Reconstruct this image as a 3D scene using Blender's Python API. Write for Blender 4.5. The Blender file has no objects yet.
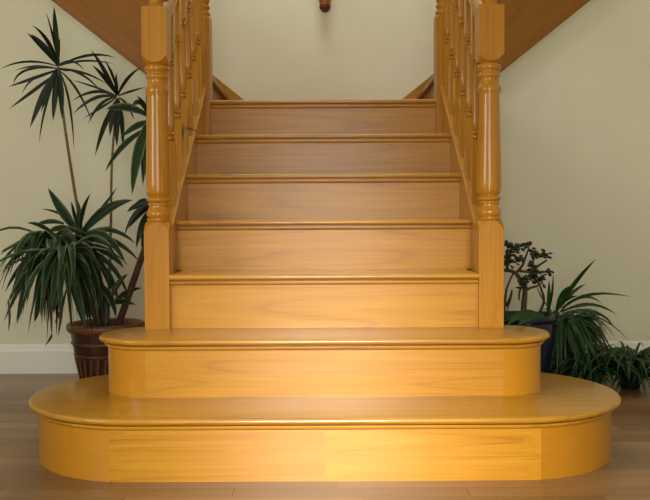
import bpy, bmesh, math, random
from mathutils import Vector, Matrix
random.seed(7)
PI = math.pi
S = bpy.context.scene
C = S.collection

# ------------------------------------------------------------------ camera
F = 824.0                     # focal length in pixels of the 650 px frame
CAMZ = 0.714
PITCH = math.radians(1.983)
cd = bpy.data.cameras.new('camera')
cd.sensor_width = 36.0
cd.lens = F / 650.0 * 36.0
cd.shift_x = 1.0 / 650.0
cd.clip_start = 0.02
cam = bpy.data.objects.new('camera', cd)
C.objects.link(cam)
cam.location = (0, 0, CAMZ)
ROLL = math.radians(0.30)                  # the photograph leans very slightly
cam.rotation_euler = (Matrix.Rotation(PI / 2 - PITCH, 3, 'X') @ Matrix.Rotation(-ROLL, 3, 'Z')).to_euler()
S.camera = cam

# ------------------------------------------------------------------ light, exposure
S.view_settings.view_transform = 'Standard'
S.view_settings.look = 'None'
S.view_settings.gamma = 1.0
S.view_settings.use_curve_mapping = False
S.view_settings.exposure = 0.78
w = bpy.data.worlds.new('world'); S.world = w
w.use_nodes = True
w.node_tree.nodes['Background'].inputs[0].default_value = (0.75, 0.85, 1.0, 1)
w.node_tree.nodes['Background'].inputs[1].default_value = 0.6


def area(name, loc, rot, sx, sy, power, col):
    l = bpy.data.lights.new(name, 'AREA'); l.shape = 'RECTANGLE'
    l.size = sx; l.size_y = sy; l.energy = power; l.color = col
    o = bpy.data.objects.new(name, l); C.objects.link(o)
    o.location = loc; o.rotation_euler = rot
    return o


# added daylight lamps at an invented, unseen rear door, left window and skylight
area('added_door_daylight', (0.0, -1.04, 1.02), (PI / 2, 0, 0), 0.95, 1.75, 18, (1.0, 0.95, 0.86))
area('added_window_daylight', (-2.52, 0.3, 1.45), (PI / 2, 0, -PI / 2), 1.3, 1.2, 22, (1.0, 0.97, 0.90))
area('added_overhead_daylight', (0.0, 3.7, 4.72), (0, 0, 0), 1.5, 1.3, 27, (1.0, 0.98, 0.92))
sl = bpy.data.lights.new('low_sun', 'SUN'); sl.energy = 3.2; sl.angle = math.radians(16); sl.color = (1.0, 0.93, 0.80)
sun = bpy.data.objects.new('low_sun', sl); C.objects.link(sun)      # soft low sun reaching the bottom steps through the added door
sun.rotation_euler = (math.radians(90 - 21), 0, math.radians(-1.5))


# ------------------------------------------------------------------ materials
def newmat(name):
    m = bpy.data.materials.new(name); m.use_nodes = True
    nt = m.node_tree
    return m, nt, nt.nodes['Principled BSDF']


def node(nt, t, **kw):
    n = nt.nodes.new(t)
    for k, v in kw.items():
        setattr(n, k, v)
    return n


def ramp(nt, stops):
    r = nt.nodes.new('ShaderNodeValToRGB')
    e = r.color_ramp.elements
    while len(e) < len(stops):
        e.new(0.5)
    for i, (p, c) in enumerate(stops):
        e[i].position = p; e[i].color = (c[0], c[1], c[2], 1)
    return r


def mixrgb(nt, blend, fac, a, b):
    m = nt.nodes.new('ShaderNodeMix'); m.data_type = 'RGBA'; m.blend_type = blend
    for s, v in ((0, fac), (6, a), (7, b)):
        if hasattr(v, 'is_linked') or hasattr(v, 'links'):
            nt.links.new(v, m.inputs[s])
        elif isinstance(v, (int, float)):
            m.inputs[s].default_value = v
        else:
            m.inputs[s].default_value = (v[0], v[1], v[2], 1)
    return m.outputs[2]


def wood(name, axis, dark, mid, light, rough=0.36, coat=0.03, spec=0.36, coat_rough=0.12, rot=None, figure=1.0, vary=0.12, fibre=0.26):
    """varnished timber; grain runs along the given axis of object space"""
    m, nt, b = newmat(name)
    L = nt.links.new
    tc = node(nt, 'ShaderNodeTexCoord'); oi = node(nt, 'ShaderNodeObjectInfo')
    mp0 = node(nt, 'ShaderNodeMapping')
    if rot:
        mp0.inputs['Rotation'].default_value = rot
    L(tc.outputs['Object'], mp0.inputs[0])
    off = node(nt, 'ShaderNodeVectorMath', operation='SCALE')
    cx = node(nt, 'ShaderNodeCombineXYZ')
    L(oi.outputs['Random'], cx.inputs[0]); L(oi.outputs['Random'], cx.inputs[1]); L(oi.outputs['Random'], cx.inputs[2])
    L(cx.outputs[0], off.inputs[0]); off.inputs['Scale'].default_value = 17.0
    add = node(nt, 'ShaderNodeVectorMath', operation='ADD')
    L(mp0.outputs[0], add.inputs[0]); L(off.outputs[0], add.inputs[1])
    s1 = [13.0, 13.0, 13.0]; s1[axis] = 0.7
    mp1 = node(nt, 'ShaderNodeMapping'); mp1.inputs['Scale'].default_value = s1
    L(add.outputs[0], mp1.inputs[0])
    n1 = node(nt, 'ShaderNodeTexNoise'); n1.inputs['Scale'].default_value = 1.0
    n1.inputs['Detail'].default_value = 0.6; n1.inputs['Distortion'].default_value = 0.0
    L(mp1.outputs[0], n1.inputs['Vector'])
    mul = node(nt, 'ShaderNodeMath', operation='MULTIPLY'); mul.inputs[1].default_value = 11.0
    L(n1.outputs[0], mul.inputs[0])
    fr = node(nt, 'ShaderNodeMath', operation='PINGPONG'); fr.inputs[1].default_value = 1.0
    L(mul.outputs[0], fr.inputs[0])
    s2 = [190.0, 190.0, 190.0]; s2[axis] = 3.5
    mp2 = node(nt, 'ShaderNodeMapping'); mp2.inputs['Scale'].default_value = s2
    L(add.outputs[0], mp2.inputs[0])
    n2 = node(nt, 'ShaderNodeTexNoise'); n2.inputs['Scale'].default_value = 1.0; n2.inputs['Detail'].default_value = 2.0
    L(mp2.outputs[0], n2.inputs['Vector'])
    r1 = ramp(nt, [(0.0, light), (0.5, mid), (0.85, mid), (1.0, dark)])
    L(fr.outputs[0], r1.inputs[0])
    r2 = ramp(nt, [(0.3, dark), (0.62, light)])
    L(n2.outputs[0], r2.inputs[0])
    c = mixrgb(nt, 'MIX', 0.55 * figure, mid, r1.outputs[0])
    c = mixrgb(nt, 'MIX', fibre, c, r2.outputs[0])
    # board to board variation
    vr = node(nt, 'ShaderNodeMapRange'); L(oi.outputs['Random'], vr.inputs[0])
    vr.inputs[3].default_value = 1.0 - vary; vr.inputs[4].default_value = 1.0 + vary
    hsv = node(nt, 'ShaderNodeHueSaturation'); L(c, hsv.inputs['Color']); L(vr.outputs[0], hsv.inputs['Value'])
    L(hsv.outputs[0], b.inputs['Base Color'])
    b.inputs['Roughness'].default_value = rough
    b.inputs['Coat Weight'].default_value = coat
    b.inputs['Specular IOR Level'].default_value = spec
    b.inputs['Coat Roughness'].default_value = coat_rough
    bp = node(nt, 'ShaderNodeBump'); bp.inputs['Strength'].default_value = 0.04; bp.inputs['Distance'].default_value = 0.002
    L(n2.outputs[0], bp.inputs['Height']); L(bp.outputs[0], b.inputs['Normal'])
    return m


OAK = dict(dark=(0.27, 0.095, 0.005), mid=(0.44, 0.200, 0.010), light=(0.53, 0.262, 0.018))
OAK_SHADED = dict(dark=(0.15, 0.045, 0.003), mid=(0.27, 0.104, 0.007), light=(0.33, 0.132, 0.010))      # oak darkened to put the upper flights' shade into its colour
OAKN = dict(dark=(0.25, 0.084, 0.004), mid=(0.43, 0.184, 0.008), light=(0.50, 0.230, 0.014))
oak_x = wood('oak_grain_across', 0, rough=0.34, coat=0.42, coat_rough=0.24, **OAK)
oak_n = wood('oak_polished_turning', 2, figure=0.6, vary=0.05, rough=0.26, coat=0.35, spec=0.4, **OAKN)
oak_t = wood('oak_glossy_tread', 0, rough=0.34, coat=0.4, spec=0.45, **{k: v for k, v in OAK.items()})
oak_y = wood('oak_grain_deep', 1, **OAK_SHADED)
oak_c = wood('oak_bent_board', 0, figure=0.30, vary=0.04, fibre=0.06, rough=0.34, coat=0.42, coat_rough=0.24, **OAKN)
oak_z = wood('oak_grain_upright', 2, figure=0.6, vary=0.06, **OAKN)
SL = math.atan(0.18 / 0.2486)
oak_s = wood('oak_grain_raking', 1, rot=(-SL, 0, 0), figure=0.6, vary=0.06, **OAK)
SU = math.atan(0.796)
oak_ul = wood('oak_grain_rising_left', 0, rot=(0, -SU, 0), figure=0.6, vary=0.04, **OAK_SHADED)
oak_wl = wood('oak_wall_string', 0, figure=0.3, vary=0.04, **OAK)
oak_ur = wood('oak_grain_rising_right', 0, rot=(0, SU, 0), figure=0.6, vary=0.04, **OAK_SHADED)
floor_m = wood('walnut_laminate', 0, (0.16, 0.080, 0.030), (0.24, 0.125, 0.047), (0.31, 0.170, 0.068),
               rough=0.33, coat=0.16, vary=0.28)


def plain(name, col, rough=0.6, noise=0.0, scale=30.0, spec=0.5):
    m, nt, b = newmat(name)
    if noise:
        tc = node(nt, 'ShaderNodeTexCoord'); n = node(nt, 'ShaderNodeTexNoise')
        n.inputs['Scale'].default_value = scale; n.inputs['Detail'].default_value = 3
        nt.links.new(tc.outputs['Object'], n.inputs['Vector'])
        r = ramp(nt, [(0.3, [c * (1 - noise) for c in col]), (0.7, [min(1, c * (1 + noise)) for c in col])])
        nt.links.new(n.outputs[0], r.inputs[0]); nt.links.new(r.outputs[0], b.inputs['Base Color'])
    else:
        b.inputs['Base Color'].default_value = (*col, 1)
    b.inputs['Roughness'].default_value = rough
    b.inputs['Specular IOR Level'].default_value = spec
    return m


wall_m = plain('cream_wall_paint', (0.82, 0.815, 0.655), 0.8, 0.015, 6)
ceil_m = plain('white_ceiling_paint', (0.78, 0.76, 0.70), 0.9, 0.01, 6)
skirt_m = plain('white_gloss_paint', (0.93, 0.93, 0.88), 0.4, 0.01, 9)
soil_m = plain('potting_soil', (0.018, 0.012, 0.008), 0.95, 0.5, 60)
glaze_brown = plain('brown_pot_glaze', (0.035, 0.012, 0.006), 0.35, 0.3, 18)
glaze_ochre = plain('ochre_pot_glaze', (0.13, 0.050, 0.016), 0.4, 0.3, 25)
glaze_blue = plain('dark_blue_pot_glaze', (0.003, 0.006, 0.024), 0.30, 0.3, 12)
plastic_m = plain('dark_plastic', (0.008, 0.009, 0.007), 0.8, 0.2, 20, 0.2)
bark_m = plain('tan_bark', (0.17, 0.095, 0.042), 0.8, 0.35, 70)
bark_d = plain('dark_bark', (0.060, 0.030, 0.014), 0.8, 0.35, 60)
dead_m = plain('dry_leaf', (0.075, 0.034, 0.013), 0.7, 0.3, 40)
dark_wood = wood('dark_turned_wood', 2, (0.05, 0.014, 0.004), (0.10, 0.030, 0.008), (0.16, 0.055, 0.015), vary=0.0)
mid_wood = wood('brown_turned_wood', 2, (0.20, 0.07, 0.015), (0.33, 0.12, 0.025), (0.42, 0.17, 0.04), vary=0.0)


def leafmat(name, base, edge, edge_at=0.5, rough=0.38):
    """blade colour with a stripe that follows the blade's own width (UV)"""
    m, nt, b = newmat(name); L = nt.links.new
    uv = node(nt, 'ShaderNodeUVMap'); sp = node(nt, 'ShaderNodeSeparateXYZ'); L(uv.outputs[0], sp.inputs[0])
    a = node(nt, 'ShaderNodeMath', operation='SUBTRACT'); L(sp.outputs[0], a.inputs[0]); a.inputs[1].default_value = 0.5
    ab = node(nt, 'ShaderNodeMath', operation='ABSOLUTE'); L(a.outputs[0], ab.inputs[0])
    r = ramp(nt, [(max(0, edge_at - 0.06), base), (edge_at, edge)])
    L(ab.outputs[0], r.inputs[0])
    oi = node(nt, 'ShaderNodeObjectInfo'); vr = node(nt, 'ShaderNodeMapRange')
    L(oi.outputs['Random'], vr.inputs[0]); vr.inputs[3].default_value = 0.65; vr.inputs[4].default_value = 1.35
    h = node(nt, 'ShaderNodeHueSaturation'); L(r.outputs[0], h.inputs['Color']); L(vr.outputs[0], h.inputs['Value'])
    L(h.outputs[0], b.inputs['Base Color'])
    b.inputs['Roughness'].default_value = rough
    b.inputs['Specular IOR Level'].default_value = 0.22
    return m


leaf_thin = leafmat('narrow_green_leaf', (0.008, 0.022, 0.008), (0.018, 0.020, 0.009), 0.42)
leaf_broad = leafmat('broad_green_leaf', (0.010, 0.034, 0.009), (0.115, 0.145, 0.065), 0.42)
leaf_strap = leafmat('strap_green_leaf', (0.016, 0.046, 0.011), (0.026, 0.065, 0.016), 0.45)
jade_m = plain('jade_leaf', (0.014, 0.024, 0.011), 0.35, 0.3, 50)


# ------------------------------------------------------------------ mesh helpers
def link(name, me, mat, parent=None, smooth=False):
    if mat and not me.materials:
        me.materials.append(mat)
    if smooth:
        for p in me.polygons:
            p.use_smooth = True
    o = bpy.data.objects.new(name, me); C.objects.link(o)
    if parent:
        setpar(o, parent)
    return o


def setpar(o, parent):
    o.parent = parent
    m = Matrix.Identity(4); p = parent
    while p is not None:                       # parts keep world-space mesh coordinates
        if p.type == 'EMPTY':
            m = Matrix.Translation(p.location)
        p = p.parent
    if parent.type == 'EMPTY':
        o.matrix_parent_inverse = m.inverted()


def mesh(name, verts, faces, mat, parent=None, smooth=False):
    me = bpy.data.meshes.new(name); me.from_pydata([tuple(v) for v in verts], [], faces)
    bm = bmesh.new(); bm.from_mesh(me); bmesh.ops.recalc_face_normals(bm, faces=bm.faces); bm.to_mesh(me); bm.free()
    return link(name, me, mat, parent, smooth)


def box(name, a, b, mat, parent=None, bevel=0.0):
    bm = bmesh.new(); bmesh.ops.create_cube(bm, size=1)
    for v in bm.verts:
        v.co = Vector([(a[i] + b[i]) / 2 + v.co[i] * (b[i] - a[i]) for i in range(3)])
    if bevel:
        bmesh.ops.bevel(bm, geom=bm.edges[:], offset=bevel, segments=2, profile=0.5, affect='EDGES')
    me = bpy.data.meshes.new(name); bm.to_mesh(me); bm.free()
    return link(name, me, mat, parent)


def prism(name, poly, axis, a, b, mat, parent=None, bevel=0.0):
    """extrude a 2D polygon (other two axes in order) along axis from a to b"""
    def P(u, v, t):
        return {0: (t, u, v), 1: (u, t, v), 2: (u, v, t)}[axis]
    n = len(poly)
    bm = bmesh.new()
    va = [bm.verts.new(P(u, v, a)) for u, v in poly]; vb = [bm.verts.new(P(u, v, b)) for u, v in poly]
    bm.faces.new(va); bm.faces.new(vb[::-1])
    for i in range(n):
        bm.faces.new((va[i], vb[i], vb[(i + 1) % n], va[(i + 1) % n]))
    bmesh.ops.recalc_face_normals(bm, faces=bm.faces)
    if bevel:
        bmesh.ops.bevel(bm, geom=bm.edges[:], offset=bevel, segments=2, profile=0.5, affect='EDGES')
    me = bpy.data.meshes.new(name); bm.to_mesh(me); bm.free()
    return link(name, me, mat, parent)


def rings(name, rs, mat, parent=None, smooth=True, closed=True, caps=True):
    """loft a list of equally long rings"""
    n = len(rs[0]); v = []; f = []
    for r in rs:
        v += r
    for k in range(len(rs) - 1):
        for i in range(n if closed else n - 1):
            j = (i + 1) % n
            f.append((k * n + i, k * n + j, (k + 1) * n + j, (k + 1) * n + i))
    if caps:
        f.append(tuple(range(n))[::-1]); f.append(tuple((len(rs) - 1) * n + i for i in range(n)))
    return mesh(name, v, f, mat, parent, smooth)


def circ(cx, cy, r, z, n=24):
    return [(cx + r * math.cos(2 * PI * i / n), cy + r * math.sin(2 * PI * i / n), z) for i in range(n)]


def sharp(o, deg=35):
    """smooth shading that keeps edges sharper than deg"""
    me = o.data
    bm = bmesh.new(); bm.from_mesh(me)
    for e in bm.edges:
        e.smooth = not (len(e.link_faces) == 2 and e.calc_face_angle(0) > math.radians(deg))
    for fa in bm.faces:
        fa.smooth = True
    bm.to_mesh(me); bm.free()
    return o


def lathe(name, cx, cy, prof, mat, parent=None, n=28, deg=50):
    return sharp(rings(name, [circ(cx, cy, max(r, 1e-4), z, n) for r, z in prof], mat, parent), deg)


def sq_ring(cx, cy, h, zf, n=32):
    """square ring with zf(corner) giving the height; corner 0 at face centre, 1 at corner"""
    out = []
    for i in range(n):
        t = 2 * PI * (i + 0.0) / n + PI / 4
        r = h / max(abs(math.cos(t)), abs(math.sin(t)))
        q = (r / h - 1) / (math.sqrt(2) - 1)
        out.append((cx + r * math.cos(t), cy + r * math.sin(t), zf(q)))
    return out


def post_block(name, cx, cy, h, z0, z1, mat, parent, lo_round=0.0, hi_round=0.0):
    rs = []
    if lo_round:
        rs.append([(cx + (p[0] - cx) * .0 + h * 0.86 * math.cos(2 * PI * i / 32 + PI / 4),
                    cy + h * 0.86 * math.sin(2 * PI * i / 32 + PI / 4), z0) for i, p in enumerate(range(32))] if False else
                  [(cx + h * 0.86 * math.cos(2 * PI * i / 32 + PI / 4), cy + h * 0.86 * math.sin(2 * PI * i / 32 + PI / 4), z0) for i in range(32)])
    rs.append(sq_ring(cx, cy, h, lambda q: z0 + lo_round * (0.10 + 0.9 * q ** 1.3)))
    rs.append(sq_ring(cx, cy, h, lambda q: z1 - hi_round * (0.10 + 0.9 * q ** 1.3)))
    if hi_round:
        rs.append([(cx + h * 0.86 * math.cos(2 * PI * i / 32 + PI / 4), cy + h * 0.86 * math.sin(2 * PI * i / 32 + PI / 4), z1) for i in range(32)])
    return sharp(rings(name, rs, mat, parent), 25)


def tube(name, pts, radii, mat, parent=None, n=8):
    pts = [Vector(p) for p in pts]; rs = []
    for i, p in enumerate(pts):
        t = (pts[min(i + 1, len(pts) - 1)] - pts[max(i - 1, 0)]).normalized()
        a = t.cross(Vector((0, 1, 0)) if abs(t.y) < 0.8 else Vector((1, 0, 0))).normalized(); b = t.cross(a)
        rs.append([tuple(p + (a * math.cos(2 * PI * k / n) + b * math.sin(2 * PI * k / n)) * radii[i]) for k in range(n)])
    return rings(name, rs, mat, parent)


def thing(name, loc, label, cat, group=None):
    o = bpy.data.objects.new(name, None); C.objects.link(o)
    o.location = loc; o.empty_display_size = 0.1
    o['label'] = label; o['category'] = cat
    if group:
        o['group'] = group
    return o


def structure(o, label, cat):
    o['kind'] = 'structure'; o['label'] = label; o['category'] = cat
    return o


def at(px, py, d):
    """point at distance d (along +Y) whose direction from the viewpoint was measured in the photograph"""
    u0 = (px - 324.0) / F; v0 = (250.0 - py) / F
    u = u0 * math.cos(ROLL) + v0 * math.sin(ROLL); v = v0 * math.cos(ROLL) - u0 * math.sin(ROLL)
    dy = math.cos(PITCH) + v * math.sin(PITCH); dz = -math.sin(PITCH) + v * math.cos(PITCH)
    return Vector((u / dy * d, d, CAMZ + dz / dy * d))


# ------------------------------------------------------------------ room
XL, XR, YR, YW, YB, ZC = -2.6, 2.6, -1.1, 3.90, 4.85, 4.8
LAND = 1.26
RISE, GO, Y0 = 0.18, 0.2486, 1.9657


def nos(i):
    return Y0 + GO * i


def zline(y):
    return RISE * (y - Y0) / GO


fl = structure(box('floor', (XL, YR, -0.10), (XR, 4.95, -0.004), floor_m), 'brown wood plank floor in front of the stairs', 'floor')
row_w = 0.074
y = 1.30; k = 0
while y < YW - 0.01:
    y1 = min(y + row_w, YW - 0.001)
    x = -2.05 + (k * 0.277) % 0.62
    xs = [-2.05]
    while x < 2.05:
        if x - xs[-1] > 0.12:
            xs.append(x)
        x += 0.62
    xs.append(2.05)
    for a, b in zip(xs[:-1], xs[1:]):
        if y > 2.70 and a > -0.72 and b < 0.72:
            continue                                   # wholly under the stairs
        box('plank', (a + 0.0006, y + 0.0006, -0.004), (b - 0.0006, y1 - 0.0006, 0.0), floor_m, fl)
    y += row_w; k += 1

structure(box('ceiling', (XL, YR, ZC), (XR, 4.95, ZC + 0.08), ceil_m), 'white ceiling high above the stairs', 'ceiling')
sk = structure(box('added_skylight', (-0.80, 3.00, ZC - 0.06), (-0.75, 4.40, ZC), skirt_m), 'unseen white framed skylight added above the stairwell', 'window')
box('frame_bar', (0.75, 3.00, ZC - 0.06), (0.80, 4.40, ZC), skirt_m, sk)
box('frame_bar', (-0.75, 3.00, ZC - 0.06), (0.75, 3.05, ZC), skirt_m, sk)
box('frame_bar', (-0.75, 4.35, ZC - 0.06), (0.75, 4.40, ZC), skirt_m, sk)
structure(box('wall_back', (XL, YB, -0.004), (XR, YB + 0.10, ZC), wall_m), 'cream wall behind the stair landing', 'wall')
# side walls; left one with an added window opening, rear wall with an added door
def wall_with_hole(name, axis, t0, t1, u0, u1, z0, z1, hu0, hu1, hz0, hz1, mat):
    v = []; f = []
    def add(a0, a1, b0, b1):
        s = len(v)
        for t in (t0, t1):
            for (u, z) in ((a0, b0), (a1, b0), (a1, b1), (a0, b1)):
                v.append((t, u, z) if axis == 0 else (u, t, z))
        f.extend([tuple(s + q for q in fc) for fc in ((0, 1, 2, 3), (7, 6, 5, 4), (0, 4, 5, 1), (1, 5, 6, 2), (2, 6, 7, 3), (3, 7, 4, 0))])
    add(u0, hu0, z0, z1); add(hu1, u1, z0, z1); add(hu0, hu1, hz1, z1)
    if hz0 > z0 + 0.01:
        add(hu0, hu1, z0, hz0)
    return mesh(name, v, f, mat)


structure(wall_with_hole('wall_left', 0, XL - 0.10, XL, YR, YB, -0.004, ZC, -0.35, 0.95, 0.85, 2.05, wall_m), 'cream side wall to the left with an added window', 'wall')
structure(box('wall_right', (XR, YR, -0.004), (XR + 0.10, YB, ZC), wall_m), 'cream side wall to the right', 'wall')
structure(wall_with_hole('wall_rear', 1, YR - 0.10, YR, XL, XR, -0.004, ZC, -0.55, 0.55, 0.0, 2.05, wall_m), 'cream wall behind the viewer with an added glazed door', 'wall')


def frame(name, axis, t0, t1, u0, u1, z0, z1, label, cat):
    o = None
    for (a0, a1, b0, b1) in ((u0, u0 + .06, z0, z1), (u1 - .06, u1, z0, z1), (u0 + .06, u1 - .06, z1 - .06, z1), (u0 + .06, u1 - .06, z0, z0 + .06)):
        A = (t0, a0, b0) if axis == 0 else (a0, t0, b0); B = (t1, a1, b1) if axis == 0 else (a1, t1, b1)
        if o is None:
            o = structure(box(name, A, B, skirt_m), label, cat)
        else:
            box('frame_bar', A, B, skirt_m, o)
    return o


frame('added_window_1', 0, XL - 0.08, XL - 0.03, -0.35, 0.95, 0.85, 2.05, 'unseen white framed window added in the left wall', 'window')
frame('added_door_1', 1, YR - 0.08, YR - 0.03, -0.55, 0.55, 0.0, 2.05, 'unseen white framed glazed door added behind the viewer', 'door')

# walls under the two upper flights (below the soffit line)
US = 0.796


def soff(x):
    return 1.233 + US * (abs(x) - 0.60)


for s, side in ((-1, 'left'), (1, 'right')):
    poly = [(s * 0.58, -0.004), (s * 2.6, -0.004), (s * 2.6, soff(2.6)), (s * 0.58, soff(0.58))]
    structure(prism('wall_stair_' + side, poly, 1, YW, YW + 0.08, wall_m), 'cream wall under the upper flight on the ' + side, 'wall')
    # skirting with moulded top
    pr = [(YW, 0.0), (YW - 0.018, 0.0), (YW - 0.018, 0.105), (YW - 0.015, 0.112), (YW - 0.012, 0.115), (YW - 0.010, 0.130), (YW - 0.005, 0.137), (YW, 0.138)]
    rs = [[(xx, yy, zz) for yy, zz in pr] for xx in (s * 0.60, s * 2.6)]
    structure(rings('baseboard_' + side, rs, skirt_m, smooth=False), 'white moulded skirting board on the ' + side + ' wall', 'baseboard')

# ------------------------------------------------------------------ main flight
st = thing('staircase', (0, 2.6, 0), 'varnished honey oak staircase rising between turned newel posts to the landing', 'staircase')
TH = 0.018                                        # tread thickness


def dline(cx, cy, R, off, n=20):
    """front outline of a bullnose step, left back -> left arc -> front -> right arc -> right back"""
    o = []
    for i in range(n + 1):
        t = PI / 2 + PI * i / n
        o.append((-cx + (R + off) * math.cos(t), cy + (R + off) * math.sin(t)))
    for i in range(1, 8):
        o.append((-cx + 2 * cx * i / 8, cy - R - off))
    for i in range(n + 1):
        t = -PI / 2 + PI * i / n
        o.append((cx + (R + off) * math.cos(t), cy + (R + off) * math.sin(t)))
    return o


def bull_tread(cx, cy, R, ztop):
    h = TH / 2; rs = []
    for k in range(9):
        a = -PI / 2 + PI * k / 8
        off = -h + h * math.cos(a)
        rs.append([(x, y, ztop - h + h * math.sin(a)) for x, y in dline(cx, cy, R, off)])
    return sharp(rings('tread', rs, oak_t, st), 50)


def strip(name, path, th_in, z0, z1, mat, parent, prof=None):
    """board that follows an open path; th_in is the outline giving the inner side"""
    n = len(path); rs = []
    for (xo, yo), (xi, yi) in zip(path, th_in):
        rs.append([(xo, yo, z0), (xo, yo, z1), (xi, yi, z1), (xi, yi, z0)])
    return sharp(rings(name, rs, mat, parent), 30)


def bull_step(cx, cy, R, z0, z1, seam):
    t = bull_tread(cx, cy, R, z1)
    out = dline(cx, cy, R, -0.028); inn = dline(cx, cy, R, -0.046)
    mo = dline(cx, cy, R, -0.017)
    nA = 20; nB = 28                              # end of left arc / start of right arc
    zt = z1 - TH
    if seam:
        cuts = [(0, nA - 1), (nA - 1, nA + 4), (nA + 4, nB + 1), (nB + 1, len(out) - 1)]
    else:
        cuts = [(0, nA), (nA, nB), (nB, len(out) - 1)]
    r = None
    for a, b in cuts:
        nm = 'riser' if r is None else 'riser_board'
        o = strip(nm, out[a:b + 1], inn[a:b + 1], z0, zt, oak_c if (a == 0 or b == len(out) - 1) else oak_x, st if r is None else r)
        r = r or o
    # cove moulding under the nosing, three lengths
    for a, b in ((0, nA - 3), (nA - 3, nB + 3), (nB + 3, len(out) - 1)):
        rs = []
        for i in range(a, b + 1):
            (xo, yo), (xi, yi) = mo[i], out[i]
            q = lambda f, z: (xi + (xo - xi) * f, yi + (yo - yi) * f, z)
            rs.append([q(-0.1, zt - 0.018), q(0.25, zt - 0.018), q(0.70, zt - 0.015), q(0.95, zt - 0.010), q(0.90, zt - 0.006), q(0.20, zt - 0.005), q(0.20, zt), q(-0.1, zt)])
        sharp(rings('cove_moulding', rs, oak_x, t), 40)
    return t


bull_step(0.540, nos(1) + 0.375, 0.375, 0.0, RISE, True)
bull_step(0.545, nos(2) + 0.176, 0.174, RISE, 2 * RISE, False)


def nose_profile(yf, z1, depth):
    h = TH / 2
    return [(yf + h - h * math.cos(a), z1 - h + h * math.sin(a)) for a in [-PI / 2 + PI * k / 8 for k in range(9)]] + [(yf + depth, z1), (yf + depth, z1 - TH)]


for i in range(3, 8):
    yf, z1 = nos(i), RISE * i
    hw = {3: 0.5110, 7: 0.5050}.get(i, 0.5325)
    dep = GO + 0.03 if i < 7 else 0.10
    pr = nose_profile(yf, z1, dep)
    t = sharp(rings('tread', [[(xx, a, b) for a, b in pr] for xx in (-hw, hw)], oak_t, st), 50)
    yr = yf + 0.026
    rw = hw
    box('riser', (-rw, yr, z1 - RISE), (rw, yr + 0.018, z1 - TH), oak_x, st)
    zt = z1 - TH
    c = [(yr, zt), (yr - 0.002, zt), (yr - 0.002, zt - 0.005), (yr - 0.010, zt - 0.006), (yr - 0.0105, zt - 0.010), (yr - 0.008, zt - 0.015), (yr - 0.003, zt - 0.018), (yr, zt - 0.018)]
    sharp(rings('cove_moulding', [[(xx, a, b) for a, b in c] for xx in (-hw, hw)], oak_x, t), 40)
    if i == 3:                                    # thin beads closing the gap beside the newels
        for s in (-1, 1):
            box('edge_bead', (s * 0.5110 - 0.004, yr - 0.006, 2 * RISE), (s * 0.5110 + 0.004, yr, z1 - TH - 0.020), oak_z, t)

# landing platform boards
for kx in range(8):
    ya = nos(7) + 0.10 + kx * 0.128
    box('landing_board', (-0.60, ya + 0.0005, LAND - TH), (0.60, min(ya + 0.1275, YB - 0.002), LAND), oak_x, st)

NX, NH = 0.5525, 0.0410                            # newel centre line and half width
TNX = 0.5465
NY = nos(3) + 0.0455; TNY = nos(7) + 0.0425
yA, yB = NY + NH, TNY - NH

for s in (-1, 1):
    xi, xo = s * 0.5325, s * 0.573
    cap0, cap1 = 0.040, 0.058
    prism('string', [(yA, zline(yA) - 0.25), (yB, zline(yB) - 0.25), (yB, zline(yB) + cap0), (yA, zline(yA) + cap0)], 0, xi, xo, oak_s, st)
    prism('string_cap', [(yA, zline(yA) + cap0), (yB, zline(yB) + cap0), (yB, zline(yB) + cap1), (yA, zline(yA) + cap1)], 0, s * 0.522, s * 0.576, oak_s, st, 0.004)
    prism('side_panel', [(yA, 0.0), (YW - 0.02, 0.0), (YW - 0.02, LAND - 0.05), (yB, zline(yB) - 0.25), (yA, zline(yA) - 0.25)], 0, s * 0.538, s * 0.558, oak_z, st)

# ---- newel posts
SH_LO = [(0.86, 0.0)]


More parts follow.
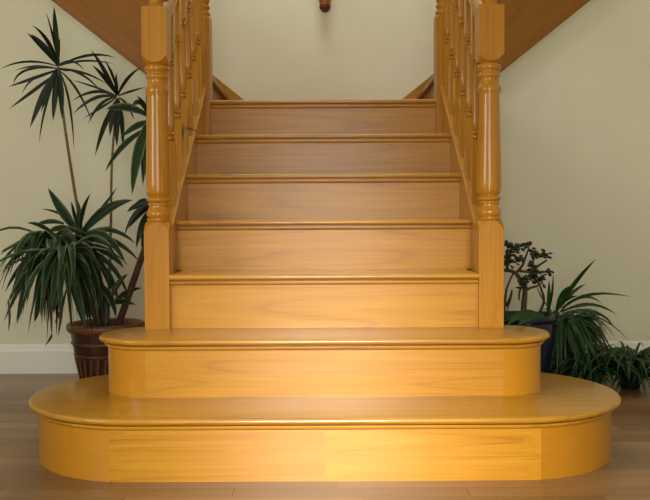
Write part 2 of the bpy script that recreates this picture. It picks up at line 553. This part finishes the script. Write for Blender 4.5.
def front_newel(s):
    cx, cy, h = s * NX, NY, NH
    zb = 0.7170
    b = post_block('newel_post', cx, cy, h, 2 * RISE, zb, oak_z, st, 0, 0.034)
    p = [(0.0365, zb - 0.001), (0.0392, zb + 0.002), (0.0392, zb + 0.008), (0.0345, zb + 0.010), (0.0350, zb + 0.013), (0.0382, zb + 0.017), (0.0396, zb + 0.023), (0.0388, zb + 0.030), (0.0345, zb + 0.038), (0.0312, zb + 0.045),
         (0.0308, zb + 0.051), (0.0340, zb + 0.053), (0.0345, zb + 0.057), (0.0335, zb + 0.060), (0.0310, zb + 0.062), (0.0350, zb + 0.065), (0.0384, zb + 0.069), (0.0384, zb + 0.074), (0.0350, zb + 0.078), (0.0315, zb + 0.080), (0.0320, zb + 0.084),
         (0.0365, zb + 0.088), (0.0390, zb + 0.098), (0.0400, zb + 0.112), (0.0402, zb + 0.130), (0.0396, zb + 0.165), (0.0380, zb + 0.23), (0.0363, zb + 0.30),
         (0.0348, zb + 0.37), (0.0340, zb + 0.398), (0.0340, zb + 0.413), (0.0352, zb + 0.420), (0.0382, zb + 0.426), (0.0390, zb + 0.433), (0.0380, zb + 0.440), (0.0345, zb + 0.445),
         (0.0318, zb + 0.453), (0.0305, zb + 0.465), (0.0318, zb + 0.470), (0.0355, zb + 0.474), (0.0365, zb + 0.479), (0.0355, zb + 0.484), (0.0320, zb + 0.487), (0.0318, zb + 0.491),
         (0.0350, zb + 0.495), (0.0390, zb + 0.500), (0.0398, zb + 0.506), (0.0385, zb + 0.512), (0.0340, zb + 0.516), (0.0330, zb + 0.521)]
    lathe('turned_shaft', cx, cy, p, oak_n, b, 36, 60)
    z2 = zb + 0.519
    post_block('top_block', cx, cy, h, z2, 1.420, oak_z, b, 0.026, 0.0)
    zc = 1.420
    lathe('newel_cap', cx, cy, [(0.030, zc - 0.001), (0.031, zc + 0.004), (0.026, zc + 0.012), (0.024, zc + 0.022), (0.030, zc + 0.030), (0.046, zc + 0.034), (0.050, zc + 0.040), (0.047, zc + 0.048),
                                   (0.040, zc + 0.052), (0.044, zc + 0.062), (0.046, zc + 0.078), (0.042, zc + 0.096), (0.030, zc + 0.112), (0.012, zc + 0.121), (0.001, zc + 0.123)], oak_z, b, 32, 60)


def top_newel(s):
    cx, cy, h = s * TNX, TNY, NH
    zb = 1.640
    b = post_block('newel_post', cx, cy, h, zline(cy) - 0.30, zb, oak_z, st, 0, 0.020)
    p = [(0.0365, zb - 0.001), (0.0400, zb + 0.006), (0.0400, zb + 0.014), (0.0320, zb + 0.020), (0.0310, zb + 0.028), (0.0385, zb + 0.036), (0.0370, zb + 0.044), (0.0310, zb + 0.050),
         (0.0400, zb + 0.080), (0.0400, zb + 0.13), (0.0345, zb + 0.40), (0.0390, zb + 0.42), (0.0310, zb + 0.44), (0.0390, zb + 0.47), (0.033, zb + 0.49)]
    lathe('turned_shaft', cx, cy, p, oak_z, b, 32, 60)
    post_block('top_block', cx, cy, h, zb + 0.489, 2.42, oak_z, b, 0.026, 0.0)
    zc = 2.42
    lathe('newel_cap', cx, cy, [(0.030, zc - 0.001), (0.026, zc + 0.012), (0.046, zc + 0.034), (0.050, zc + 0.040), (0.040, zc + 0.052), (0.046, zc + 0.078), (0.030, zc + 0.112), (0.001, zc + 0.123)], oak_z, b, 32, 60)


for s in (-1, 1):
    front_newel(s); top_newel(s)

# ---- handrails: rounded profile swept along the pitch
HB = 0.755                                          # underside above the nosing line
for s in (-1, 1):
    cx = s * NX
    prof = [(-0.024, 0.0), (0.024, 0.0), (0.030, 0.010), (0.026, 0.022), (0.034, 0.036), (0.034, 0.050), (0.026, 0.064), (0.012, 0.071), (-0.012, 0.071), (-0.026, 0.064), (-0.034, 0.050), (-0.034, 0.036), (-0.026, 0.022), (-0.030, 0.010)]
    rs = [[(cx + a, yy, zline(yy) + HB + b * 1.15) for a, b in prof] for yy in (yA, yB)]
    sharp(rings('handrail', rs, oak_s, st), 40)


# ---- balusters (one mesh, copied)
def baluster_mesh():
    h = 0.0165; v = []; f = []
    def sq(z, a, slope=0.0):
        return [(x * a, y * a, z + y * a * slope) for x, y in ((-1, -1), (-0.34, -1), (0.34, -1), (1, -1), (1, -0.34), (1, 0.34), (1, 1), (0.34, 1), (-0.34, 1), (-1, 1), (-1, 0.34), (-1, -0.34))]
    def ci(z, r):
        ang = [math.atan2(y, x) for x, y, _ in sq(0, 1)]
        return [(r * math.cos(t), r * math.sin(t), z) for t in ang]
    H = HB - 0.058
    k = RISE / GO
    rs = [sq(0.0, h, k), sq(0.205, h), ci(0.217, 0.014)]
    for r, z in [(0.0085, 0.219), (0.0160, 0.226), (0.0160, 0.231), (0.0080, 0.236), (0.0155, 0.243), (0.0082, 0.250), (0.0145, 0.262), (0.0160, 0.280), (0.0145, 0.34), (0.0105, 0.45), (0.0092, 0.484), (0.0160, 0.492), (0.0082, 0.499), (0.0158, 0.506), (0.0085, 0.513), (0.0150, 0.523)]:
        rs.append(ci(z, r))
    rs += [sq(0.530, h), sq(H, h, k)]
    n = 12
    for r in rs:
        v += r
    for a in range(len(rs) - 1):
        for i in range(n):
            j = (i + 1) % n
            f.append((a * n + i, a * n + j, (a + 1) * n + j, (a + 1) * n + i))
    f.append(tuple(range(n))[::-1]); f.append(tuple((len(rs) - 1) * n + i for i in range(n)))
    me = bpy.data.meshes.new('baluster'); me.from_pydata(v, [], f); me.materials.append(oak_n)
    return me


bme = baluster_mesh()
first = True
for s in (-1, 1):
    for q in range(6):
        yy = 2.972 + q * 0.1335
        o = bpy.data.objects.new('baluster', bme); C.objects.link(o)
        if first:
            sharp(o, 40); first = False
        setpar(o, st)
        o.location = (s * 0.548, yy, zline(yy) + 0.058)

# ------------------------------------------------------------------ upper flights
for s, side in ((-1, 'left'), (1, 'right')):
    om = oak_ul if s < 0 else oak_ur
    uf = thing('stair_flight', (s * 0.6, 4.2, LAND), 'upper oak flight climbing from the landing to the ' + side + ', broad string board facing forward', 'stairs', 'upper stair flights')
    xe = 2.58; x0 = 0.5885
    yS0, yS1 = 3.731, 3.771
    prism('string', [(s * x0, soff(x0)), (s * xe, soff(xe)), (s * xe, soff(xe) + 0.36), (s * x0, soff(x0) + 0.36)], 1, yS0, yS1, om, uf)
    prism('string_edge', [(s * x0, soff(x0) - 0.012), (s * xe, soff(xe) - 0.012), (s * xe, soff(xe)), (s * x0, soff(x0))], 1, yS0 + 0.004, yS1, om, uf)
    prism('soffit', [(s * x0, soff(x0)), (s * xe, soff(xe)), (s * xe, soff(xe) + 0.02), (s * x0, soff(x0) + 0.02)], 1, yS1, YB - 0.03, wall_m, uf)
    # string along the back wall, rising from the landing
    a0 = 0.458
    def wz(x):
        return LAND + 0.170 + US * (x - 0.468)
    prism('wall_string', [(s * a0, LAND), (s * a0, wz(a0)), (s * xe, wz(xe)), (s * xe, wz(xe) - 0.36), (s * 0.66, LAND)], 1, YB - 0.030, YB - 0.001, oak_wl, uf)
    g2 = RISE / US
    for i in range(1, 9):
        xn = 0.545 + (i - 1) * g2
        z1 = LAND + RISE * i
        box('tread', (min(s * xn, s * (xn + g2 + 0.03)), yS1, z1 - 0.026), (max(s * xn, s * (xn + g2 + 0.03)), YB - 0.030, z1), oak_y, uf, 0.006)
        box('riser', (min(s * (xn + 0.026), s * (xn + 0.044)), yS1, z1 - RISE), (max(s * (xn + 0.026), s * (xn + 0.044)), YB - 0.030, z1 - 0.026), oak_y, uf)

# ------------------------------------------------------------------ turned drop on the wall
c = at(325, 4, 4.80)
wp = thing('wall_pendant', (c.x, YB, c.z), 'turned brown wooden drop with dark rounded tip hanging above the landing', 'ornament')
zb = at(325, 12.5, 4.80).z
lathe('drop_tip', c.x, 4.80, [(0.001, zb), (0.012, zb + 0.002), (0.023, zb + 0.010), (0.030, zb + 0.020), (0.033, zb + 0.032), (0.032, zb + 0.040)], dark_wood, wp, 24, 60)
lathe('turned_stem', c.x, 4.80, [(0.030, zb + 0.039), (0.031, zb + 0.045), (0.034, zb + 0.062), (0.034, zb + 0.068), (0.038, zb + 0.072), (0.037, zb + 0.080), (0.030, zb + 0.084), (0.026, zb + 0.12), (0.034, zb + 0.17), (0.034, zb + 0.19), (0.02, zb + 0.24), (0.001, zb + 0.26)], mid_wood, wp, 24, 60)
box('back_plate', (c.x - 0.012, 4.815, zb + 0.06), (c.x + 0.012, YB, zb + 0.22), mid_wood, wp, 0.003)


# ------------------------------------------------------------------ plants
def bez(a, b, c, t):
    return a * (1 - t) ** 2 + b * (2 * t * (1 - t)) + c * t ** 2


def blade(parent, p0, p1, p2, width, mat, name='leaf', seg=7, fold=0.25, face=None, wide_at=0.4):
    """folded, tapered leaf along a quadratic curve; three points across"""
    p0, p1, p2 = Vector(p0), Vector(p1), Vector(p2)
    v = []; f = []; uv = []
    for i in range(seg + 1):
        t = i / seg
        p = bez(p0, p1, p2, t)
        tan = ((p1 - p0) * (1 - t) + (p2 - p1) * t).normalized()
        ref = face if face is not None else Vector((0.25, -1, 0.35))
        side = tan.cross(ref)
        if side.length < 0.05:
            side = tan.cross(Vector((1, 0.2, 0)))
        side.normalize(); up = side.cross(tan).normalized()
        e = 1 - t
        wd = width * (0.45 + 0.55 * min(1, t / wide_at)) if t < wide_at else width * max(0.02, math.cos((t - wide_at) / (1 - wide_at) * PI / 2) ** 0.8)
        v += [p - side * wd / 2 + up * wd * fold, p, p + side * wd / 2 + up * wd * fold]
        uv += [(0, t), (0.5, t), (1, t)]
    for i in range(seg):
        a = i * 3
        f += [(a, a + 1, a + 4, a + 3), (a + 1, a + 2, a + 5, a + 4)]
    me = bpy.data.meshes.new(name); me.from_pydata([tuple(q) for q in v], [], f)
    ul = me.uv_layers.new(name='UVMap')
    for lp in me.loops:
        ul.data[lp.index].uv = uv[lp.vertex_index]
    return link(name, me, mat, parent, True)


def pxleaf(parent, b, c, t, wpx, mat, d, dd=None):
    """leaf measured from the photograph, with its own reach in depth"""
    if dd is None:
        dd = random.uniform(-0.12, 0.05)
    s = F / d
    wpx *= 1.2
    return blade(parent, at(b[0], b[1], d), at(c[0] + random.uniform(-1, 1), c[1] + random.uniform(-1.5, 1.5), d + dd * 0.45), at(t[0], t[1], d + dd), wpx / s, mat)


# --- left plant group in the patterned pot
D = 3.50
pc = at(106, 322, D); PX, PZ = pc.x, pc.z
lp = thing('potted_dracaena', (PX, D, 0), 'tall multi-stemmed dracaena in a brown patterned pot left of the stairs', 'potted plant')
R0 = 0.158
pot = lathe('pot', PX, D, [(0.001, 0.0), (0.093, 0.0), (0.098, 0.006), (0.1135, 0.08), (0.131, 0.16), (0.143, PZ - 0.060), (0.147, PZ - 0.035), (0.140, PZ - 0.030), (0.132, PZ - 0.05), (0.001, PZ - 0.052)], glaze_brown, lp, 40, 50)
lathe('rim', PX, D, [(0.142, PZ - 0.040), (0.155, PZ - 0.036), (0.163, PZ - 0.026), (0.164, PZ - 0.012), (0.160, PZ - 0.003), (0.152, PZ), (0.144, PZ - 0.004), (0.140, PZ - 0.030)], glaze_ochre, pot, 40, 60)
zb_ = 0.155
for (za, zb2) in ((zb_, zb_ + 0.007), (0.205, 0.213)):
    rr = 0.098 + (za - 0.006) * 0.212
    lathe('band', PX, D, [(rr - 0.004, za - 0.002), (rr + 0.004, za), (rr + 0.005, zb2), (rr - 0.002, zb2 + 0.003)], glaze_ochre, pot, 40, 30)
for k in range(26):                                 # slanting ribs round the lower half
    t0 = 2 * PI * k / 26; vs = []
    for (dz, dt) in ((0.02, 0.0), (0.148, 0.13)):
        rr = 0.096 + dz * 0.212
        for (tt, ro) in ((-0.045, 0.0), (0.045, 0.0), (0.045, 0.005), (-0.045, 0.005)):
            a = t0 + dt + tt
            vs.append((PX + (rr + ro) * math.cos(a), D + (rr + ro) * math.sin(a), dz))
    mesh('rib', vs, [(0, 1, 2, 3), (4, 5, 6, 7), (0, 1, 5, 4), (1, 2, 6, 5), (2, 3, 7, 6), (3, 0, 4, 7)], glaze_ochre, pot)
lathe('soil', PX, D, [(0.001, PZ - 0.030), (0.08, PZ - 0.022), (0.138, PZ - 0.030), (0.139, PZ - 0.04), (0.001, PZ - 0.042)], soil_m, pot, 32, 60)


def pxstem(name, pts, d0, d1, rpx, mat, parent):
    n = len(pts); ps = []
    for i, (x, y) in enumerate(pts):
        ps.append(at(x, y, d0 + (d1 - d0) * i / (n - 1)))
    # refine by Catmull-Rom
    out = []; rad = []
    for i in range(n - 1):
        a, b, c, e = ps[max(i - 1, 0)], ps[i], ps[i + 1], ps[min(i + 2, n - 1)]
        for k in range(4):
            t = k / 4
            out.append(0.5 * ((2 * b) + (c - a) * t + (2 * a - 5 * b + 4 * c - e) * t * t + (3 * b - a - 3 * c + e) * t ** 3))
    out.append(ps[-1])
    m = len(out)
    rad = [(rpx[0] + (rpx[1] - rpx[0]) * i / (m - 1)) * d0 / F for i in range(m)]
    return tube(name, out, rad, mat, parent)


# tall stem A and its tuft
sA = pxstem('stem', [(96, 326), (88, 262), (77, 205), (66, 135), (61, 95), (58, 66)], 3.52, 3.52, (1.9, 1.0), bark_m, lp)
dA = 3.52
for b, c, t, wp_ in [((59, 64), (56, 30), (54, 6), 4.5), ((58, 62), (53, 34), (46, 12), 1.8), ((57, 60), (47, 37), (32, 25), 3.6), ((58, 66), (40, 44), (27, 33), 4.2),
                     ((57, 62), (45, 46), (31, 34), 3.8), ((52, 66), (25, 55), (0, 69), 2.2), ((52, 70), (17, 63), (13, 85), 2.4), ((52, 73), (30, 81), (8, 87), 3.2),
                     ((50, 70), (35, 64), (14, 71), 2.0), ((54, 78), (36, 90), (9, 109), 3.4), ((56, 70), (42, 96), (30, 128), 5.6), ((55, 80), (44, 105), (39, 144), 2.0),
                     ((58, 72), (55, 96), (53, 121), 5.0), ((60, 72), (62, 95), (62, 119), 5.0), ((62, 66), (90, 50), (116, 58), 2.8), ((62, 66), (84, 56), (114, 64), 2.2),
                     ((61, 72), (80, 66), (101, 91), 2.4), ((61, 70), (86, 70), (107, 84), 2.2), ((62, 75), (72, 96), (74, 150), 2.0), ((62, 74), (78, 84), (92, 122), 2.2),
                     ((60, 70), (66, 71), (72, 70), 2.6), ((57, 72), (48, 92), (41, 112), 3.6), ((60, 64), (72, 56), (84, 70), 2.0), ((56, 74), (30, 74), (22, 94), 2.0), ((57, 66), (57, 50), (60, 38), 2.6)]:
    b = (58.5 + (b[0] - 58.5) * 0.25, 66 + (b[1] - 66) * 0.6)
    pxleaf(sA, b, c, t, wp_, leaf_thin, dA, random.uniform(-0.16, 0.08))
# tall stem B
sB = pxstem('stem', [(108, 326), (110, 262), (111, 215), (112, 160), (117, 98)], 3.50, 3.50, (1.6, 1.0), bark_m, lp)
for b, c, t, wp_ in [((117, 94), (103, 66), (91, 50), 3.6), ((117, 94), (104, 78), (92, 65), 4.4), ((117, 92), (116, 84), (117, 73), 3.0), ((119, 93), (128, 76), (142, 67), 3.4), ((120, 95), (130, 92), (146, 87), 2.2),
                     ((114, 97), (95, 84), (72, 101), 3.0), ((114, 97), (95, 92), (73, 114), 3.4), ((113, 97), (98, 98), (88, 124), 2.8), ((116, 102), (104, 124), (95, 156), 4.2), ((116, 102), (111, 118), (110, 136), 4.6),
                     ((118, 100), (117, 122), (117, 147), 5.2), ((119, 100), (123, 118), (123, 150), 4.0), ((115, 95), (94, 86), (72, 80), 2.0), ((121, 98), (130, 102), (134, 120), 2.6), ((114, 98), (100, 108), (84, 118), 2.2), ((119, 92), (113, 72), (104, 60), 2.4)]:
    b = (117.5 + (b[0] - 117.5) * 0.3, 97 + (b[1] - 97) * 0.6)
    pxleaf(sB, b, c, t, wp_, leaf_thin, 3.50, random.uniform(-0.16, 0.05))
# leaning trunk C behind the newel post
sC = pxstem('trunk', [(118, 326), (127, 300), (138, 268), (148, 236), (153, 190), (154, 122)], 3.46, 3.40, (3.8, 2.4), bark_d, lp)
for b, c, t, wp_ in [((148, 116), (126, 105), (106, 109), 8.0), ((150, 120), (136, 150), (132, 195), 9.0), ((149, 128), (122, 142), (105, 172), 5.0), 
                     ((148, 112), (138, 98), (132, 108), 6.0), ((150, 130), (143, 150), (143, 186), 6.0), ((150, 122), (138, 124), (120, 138), 6.0), 
                     ((150, 112), (146, 96), (152, 80), 5.0), ((152, 130), (146, 150), (148, 184), 8.0), ((150, 118), (144, 104), (137, 96), 4.5)]:
    pxleaf(sC, b, c, t, wp_, leaf_broad, 3.40, random.uniform(-0.10, 0.08))
for b, c, t, wp_ in [((160, 118), (180, 108), (183, 141), 6.5), ((160, 130), (182, 122), (200, 133), 2.6), ((160, 126), (172, 124), (180, 129), 3.0)]:
    pxleaf(sC, b, c, t, wp_, leaf_broad, 3.40, -0.25)      # tips reaching between the balusters
for b, c, t, wp_ in [((152, 206), (136, 204), (124, 236), 4.0), ((152, 206), (138, 212), (129, 228), 4.0), ((152, 208), (142, 222), (136, 248), 6.0), ((152, 204), (138, 202), (127, 212), 5.5), ((152, 208), (146, 226), (142, 250), 7.0), ((152, 203), (142, 198), (134, 206), 5.0)]:
    pxleaf(sC, b, c, t, wp_, leaf_thin, 3.42, random.uniform(-0.08, 0.04))
# thick middle stem D with broad upright leaves
sD = pxstem('stem', [(104, 326), (95, 285), (82, 255), (78, 228)], 3.44, 3.42, (4.0, 3.4), bark_d, lp)
for b, c, t, wp_ in [((79, 234), (62, 214), (48, 188), 8.5), ((82, 234), (105, 206), (133, 200), 9.0), ((80, 230), (82, 210), (91, 193), 4.0), ((84, 228), (104, 208), (117, 187), 3.0), ((72, 222), (58, 209), (41, 209), 2.4),
                     ((78, 228), (74, 212), (71, 201), 3.0), ((84, 236), (106, 224), (126, 264), 7.5), ((84, 234), (112, 222), (136, 244), 4.6), ((84, 240), (112, 232), (140, 262), 5.0), ((82, 234), (96, 232), (112, 226), 5.0),
                     ((84, 244), (110, 250), (124, 268), 7.0), ((84, 246), (104, 258), (110, 290), 6.0), ((76, 232), (60, 226), (48, 232), 6.5), ((78, 226), (80, 212), (77, 200), 4.0), ((84, 252), (104, 270), (100, 310), 7.0),
                     ((110, 300), (118, 280), (128, 274), 5.0), ((112, 306), (124, 290), (142, 288), 5.0), ((108, 305), (120, 300), (136, 305), 5.0), ((86, 250), (98, 262), (92, 300), 7.0), ((84, 246), (118, 262), (128, 296), 4.5), ((92, 270), (104, 290), (106, 322), 7.0), ((90, 262), (84, 290), (88, 322), 7.0), ((94, 280), (114, 296), (116, 318), 6.0), ((88, 256), (112, 270), (118, 300), 6.0), ((96, 290), (110, 304), (104, 328), 7.0), ((80, 250), (78, 280), (84, 312), 7.0), ((90, 272), (98, 300), (94, 326), 7.0), ((86, 240), (96, 236), (118, 250), 6)]:
    pxleaf(sD, b, c, t, wp_, leaf_broad, 3.42, random.uniform(-0.16, 0.08))
# low drooping heads E (two crowns)
sE = pxstem('stem', [(100, 326), (88, 300), (72, 272), (58, 246)], 3.40, 3.30, (3.6, 3.0), bark_d, lp)
for (ex, ey, ed, n) in ((52, 238, 3.32, 84), (66, 252, 3.24, 74)):
    base = at(ex, ey, ed)
    for k in range(n):
        az = 2 * PI * (k * 0.381966 % 1.0) + random.gauss(0, 0.25)
        tier = k / n
        ln = random.uniform(0.28, 0.44)
        out = ln * random.uniform(0.50, 0.80) * (1.0 - 0.25 * tier)
        rise = random.uniform(-0.01, 0.12) * (1 - tier) - 0.04 * tier
        drop = -random.uniform(0.04, 0.38) * (0.5 + 0.65 * tier)
        dx, dy = math.cos(az), math.sin(az) * 0.85
        if dx > 0.3:
            out *= 0.75
        p1 = base + Vector((dx * out * 0.62, dy * out * 0.62, rise + 0.015))
        p2 = base + Vector((dx * out, dy * out, drop))
        blade(sE, base + Vector((dx * 0.012, dy * 0.012, -0.02 + 0.02 * random.random())), p1, p2, random.uniform(0.018, 0.036), leaf_broad, face=Vector((dx * .6, dy * .6 - 0.35, 1)), seg=8)
for b, c, t, wp_ in [((48, 238), (20, 236), (0, 255), 3.4), ((46, 242), (16, 250), (2, 272), 4.0), ((46, 244), (20, 262), (5, 292), 4.5), ((44, 250), (20, 280), (4, 322), 4.0), ((46, 252), (24, 284), (17, 324), 7.0),
                     ((52, 250), (44, 286), (34, 322), 8.0), ((58, 250), (54, 284), (54, 314), 9.0), ((60, 250), (44, 292), (35, 322), 6.0), ((40, 240), (24, 236), (18, 248), 5.0), ((64, 224), (50, 220), (34, 226), 4.5),
                     ((56, 236), (40, 224), (27, 223), 4.0), ((66, 256), (76, 290), (86, 332), 8.0), ((68, 252), (90, 272), (98, 318), 8.0)]:
    pxleaf(sE, b, c, t, wp_, leaf_broad, 3.28, random.uniform(-0.10, 0.02))
for b, c, t, wp_ in [((52, 280), (50, 312), (52, 336), 2.6), ((52, 334), (52, 338), (45, 346), 2.2), ((62, 286), (62, 312), (58, 337), 3.0), ((8, 300), (12, 318), (8, 332), 2), ((44, 290), (45, 306), (44, 322), 2.0), ((66, 290), (62, 312), (54, 324), 2.6)]:
    pxleaf(sE, b, c, t, wp_, dead_m, 3.28, -0.02)

# --- jade tree in the blue pot, right of the stairs
D2 = 3.42
jc = at(523, 314, D2); JX, JZ = jc.x, jc.z
jp = thing('potted_jade_tree', (JX, D2, 0), 'small branching jade tree in a dark blue glazed pot behind the right newel', 'potted plant')
pot = lathe('pot', JX, D2, [(0.001, 0.0), (0.075, 0.0), (0.082, 0.008), (0.105, 0.09), (0.122, 0.18), (0.126, JZ - 0.05), (0.124, JZ - 0.03), (0.116, JZ - 0.03), (0.110, JZ - 0.05), (0.001, JZ - 0.05)], glaze_blue, jp, 36, 50)
lathe('rim', JX, D2, [(0.120, JZ - 0.034), (0.132, JZ - 0.028), (0.136, JZ - 0.014), (0.132, JZ - 0.002), (0.122, JZ), (0.115, JZ - 0.010), (0.114, JZ - 0.03)], glaze_blue, pot, 36, 60)
lathe('soil', JX, D2, [(0.001, JZ - 0.028), (0.113, JZ - 0.030), (0.113, JZ - 0.04), (0.001, JZ - 0.04)], soil_m, pot, 28, 60)
jt = pxstem('trunk', [(523, 322), (524, 304), (525, 290), (522, 282), (514, 272), (502, 270)], D2, D2, (3.2, 1.6), bark_d, jp)
branches = [[(524, 292), (530, 288), (537, 286), (543, 282)], [(516, 273), (522, 266), (526, 256), (529, 248)], [(520, 271), (532, 272), (540, 272), (548, 272)], [(525, 290), (527, 280), (533, 270), (541, 264), (547, 260)],
            [(540, 312), (544, 300), (540, 286), (536, 280)], [(504, 312), (506, 292), (510, 280), (514, 272)], [(529, 250), (534, 252), (537, 258)], [(506, 306), (510, 298), (512, 290)], [(508, 270), (506, 260), (512, 252)], [(524, 284), (520, 290), (519, 300)]]
ends = []
for br in branches:
    dd = random.uniform(-0.10, 0.06)
    pxstem('branch', br, D2, D2 + dd, (1.5, 0.8), bark_d, jt)
    ends.append((br, dd))
v = []; f = []


def jleaf(p, dr, size):
    """thick oval jade leaf"""
    dr = dr.normalized(); a = dr.cross(Vector((0.3, 0.2, 1))).normalized(); b = dr.cross(a)
    s = len(v)
    v.append(tuple(p))
    for t, wd in ((0.35, 0.36), (0.72, 0.44)):
        for k in range(6):
            an = PI * 2 * k / 6
            v.append(tuple(p + dr * size * t + a * (wd * size * math.cos(an)) + b * (wd * 0.45 * size * math.sin(an))))
    v.append(tuple(p + dr * size))
    for k in range(6):
        j = (k + 1) % 6
        f.append((s, s + 1 + k, s + 1 + j)); f.append((s + 1 + k, s + 7 + k, s + 7 + j, s + 1 + j)); f.append((s + 7 + k, s + 13, s + 7 + j))


for x, y, n, sp in ((529, 246, 10, 3), (537, 255, 10, 4), (546, 256, 12, 5), (533, 266, 12, 4), (548, 271, 6, 3), (512, 250, 14, 5), (506, 262, 14, 5), (520, 256, 6, 4), (516, 262, 8, 4), (541, 281, 10, 3), (537, 273, 10, 4), (524, 280, 14, 4), (521, 286, 8, 4), (508, 246, 8, 4), (536, 280, 6, 3), (519, 246, 5, 3)):
    for k in range(n):
        p = at(x + random.gauss(0, sp * 0.55), y + random.gauss(0, sp * 0.5), D2 + random.uniform(-0.08, 0.06))
        jleaf(p, Vector((random.gauss(0, 1), random.gauss(0, 0.8), random.gauss(0.3, 0.7))), random.uniform(0.018, 0.031))
fo = mesh('foliage', v, f, jade_m, jp, True); fo['kind'] = 'stuff'
for b, c, t, wp_ in [((528, 318), (516, 308), (504, 322), 5), ((540, 316), (520, 308), (506, 326), 7), ((544, 316), (530, 312), (516, 328), 6), ((542, 318), (528, 318), (524, 332), 5), ((506, 312), (510, 300), (513, 292), 2)]:
    pxleaf(jp, b, c, t, wp_, leaf_strap, 3.34, -0.10)

# --- spider plant, large arching clump
D3 = 3.58
sc = at(560, 322, D3); SX, SZ = sc.x, sc.z
sp_ = thing('potted_spider_plant', (SX, D3, 0), 'large spider plant with long arching strap leaves right of the stairs', 'potted plant')
pot = lathe('pot', SX, D3, [(0.001, 0.0), (0.070, 0.0), (0.076, 0.01), (0.100, SZ - 0.03), (0.106, SZ - 0.028), (0.107, SZ), (0.098, SZ), (0.092, SZ - 0.03), (0.001, SZ - 0.032)], plastic_m, sp_, 32, 50)
lathe('soil', SX, D3, [(0.001, SZ - 0.018), (0.092, SZ - 0.020), (0.092, SZ - 0.03), (0.001, SZ - 0.03)], soil_m, pot, 28, 60)
for b, c, t, wp_ in [((556, 312), (572, 280), (596, 259), 5.5), ((560, 312), (580, 286), (632, 297), 3.6), ((548, 314), (552, 292), (553, 273), 4.0), ((547, 314), (548, 296), (549, 280), 5.0), ((556, 310), (560, 288), (574, 286), 5.5),
                     ((562, 312), (590, 296), (617, 315), 4.0), ((562, 314), (596, 302), (613, 326), 4.6), ((560, 316), (596, 312), (612, 352), 4.6), ((560, 318), (590, 318), (606, 356), 5.0), ((558, 318), (582, 320), (598, 366), 5.0),
                     ((556, 318), (576, 324), (588, 372), 5.5), ((554, 318), (568, 330), (576, 374), 5.5), ((552, 318), (560, 336), (566, 372), 5.0), ((550, 318), (553, 334), (556, 368), 4.0), ((562, 308), (584, 288), (602, 304), 3.6),
                     ((560, 308), (572, 290), (586, 284), 4.0), ((552, 312), (540, 298), (536, 284), 2.2), ((562, 314), (600, 308), (630, 342), 2.2), ((556, 316), (540, 308), (524, 322), 5.0), ((560, 312), (586, 300), (608, 308), 3.5), ((556, 308), (566, 298), (578, 296), 4.5)]:
    pxleaf(sp_, b, c, t, wp_ * 0.72, leaf_strap, D3 - 0.05, random.uniform(-0.20, 0.10))
base = Vector((SX, D3 - 0.02, SZ))
for k in range(210):
    az = 2 * PI * (k * 0.381966 % 1.0)
    if k > 90:                                      # the side towards the room hangs lower
        az = -PI / 2 + (k * 0.381966 % 1.0 - 0.42) * 2.9
    dx, dy = math.cos(az), math.sin(az) * 0.8
    tier = k / 210
    out = random.uniform(0.12, 0.24)
    if dx < -0.35:
        out *= 0.6
    p0 = base + Vector((dx * 0.035, dy * 0.035, -0.01))
    p1 = base + Vector((dx * out * 0.7, dy * out * 0.7, random.uniform(0.03, 0.13) * (1 - 0.6 * tier)))
    p2 = base + Vector((dx * out, dy * out, -random.uniform(0.0, 0.29) * (0.35 + 0.65 * tier)))
    if p2.y > 3.86: p2.y = 3.86
    blade(sp_, p0, p1, p2, random.uniform(0.008, 0.017), leaf_strap, seg=6, face=Vector((dx * .5, dy * .5 - 0.35, 1)))

# --- low bushy young plants on the floor beside it
for gi, (gx, gy, gd, n, lab) in enumerate(((592, 378, 3.50, 190, 'low bushy spider plant on the floor just behind the bottom step'),
                                           (630, 384, 3.48, 230, 'low bushy spider plant on the floor by the white skirting at the right edge'))):
    g = at(gx, gy, gd)
    gp = thing('small_spider_plant', (g.x, gd, 0), lab, 'potted plant', 'low spider plants on the floor')
    pot = lathe('pot', g.x, gd, [(0.001, 0.0), (0.036, 0.0), (0.040, 0.005), (0.046, 0.040), (0.050, 0.040), (0.050, 0.050), (0.044, 0.050), (0.042, 0.042), (0.001, 0.042)], plastic_m, gp, 20, 50)
    for k in range(n):
        az = 2 * PI * (k * 0.381966 % 1.0)
        dx, dy = math.cos(az), math.sin(az)
        out = random.uniform(0.06, 0.28)
        h = random.uniform(0.02, 0.20)
        p0 = Vector((g.x + dx * 0.02, gd + dy * 0.02, 0.045))
        p1 = p0 + Vector((dx * out * 0.6, dy * out * 0.6, h))
        p2 = p0 + Vector((dx * out, dy * out, random.uniform(-0.06, 0.05) + h * 0.35 - (0.015 if dy < 0 else 0)))
        p2.z = max(p2.z, 0.006)
        if p2.y > 3.86: p2.y = 3.86
        blade(gp, p0, p1, p2, random.uniform(0.009, 0.016), leaf_strap, seg=5, face=Vector((dx * .5, dy * .5 - 0.3, 1)))
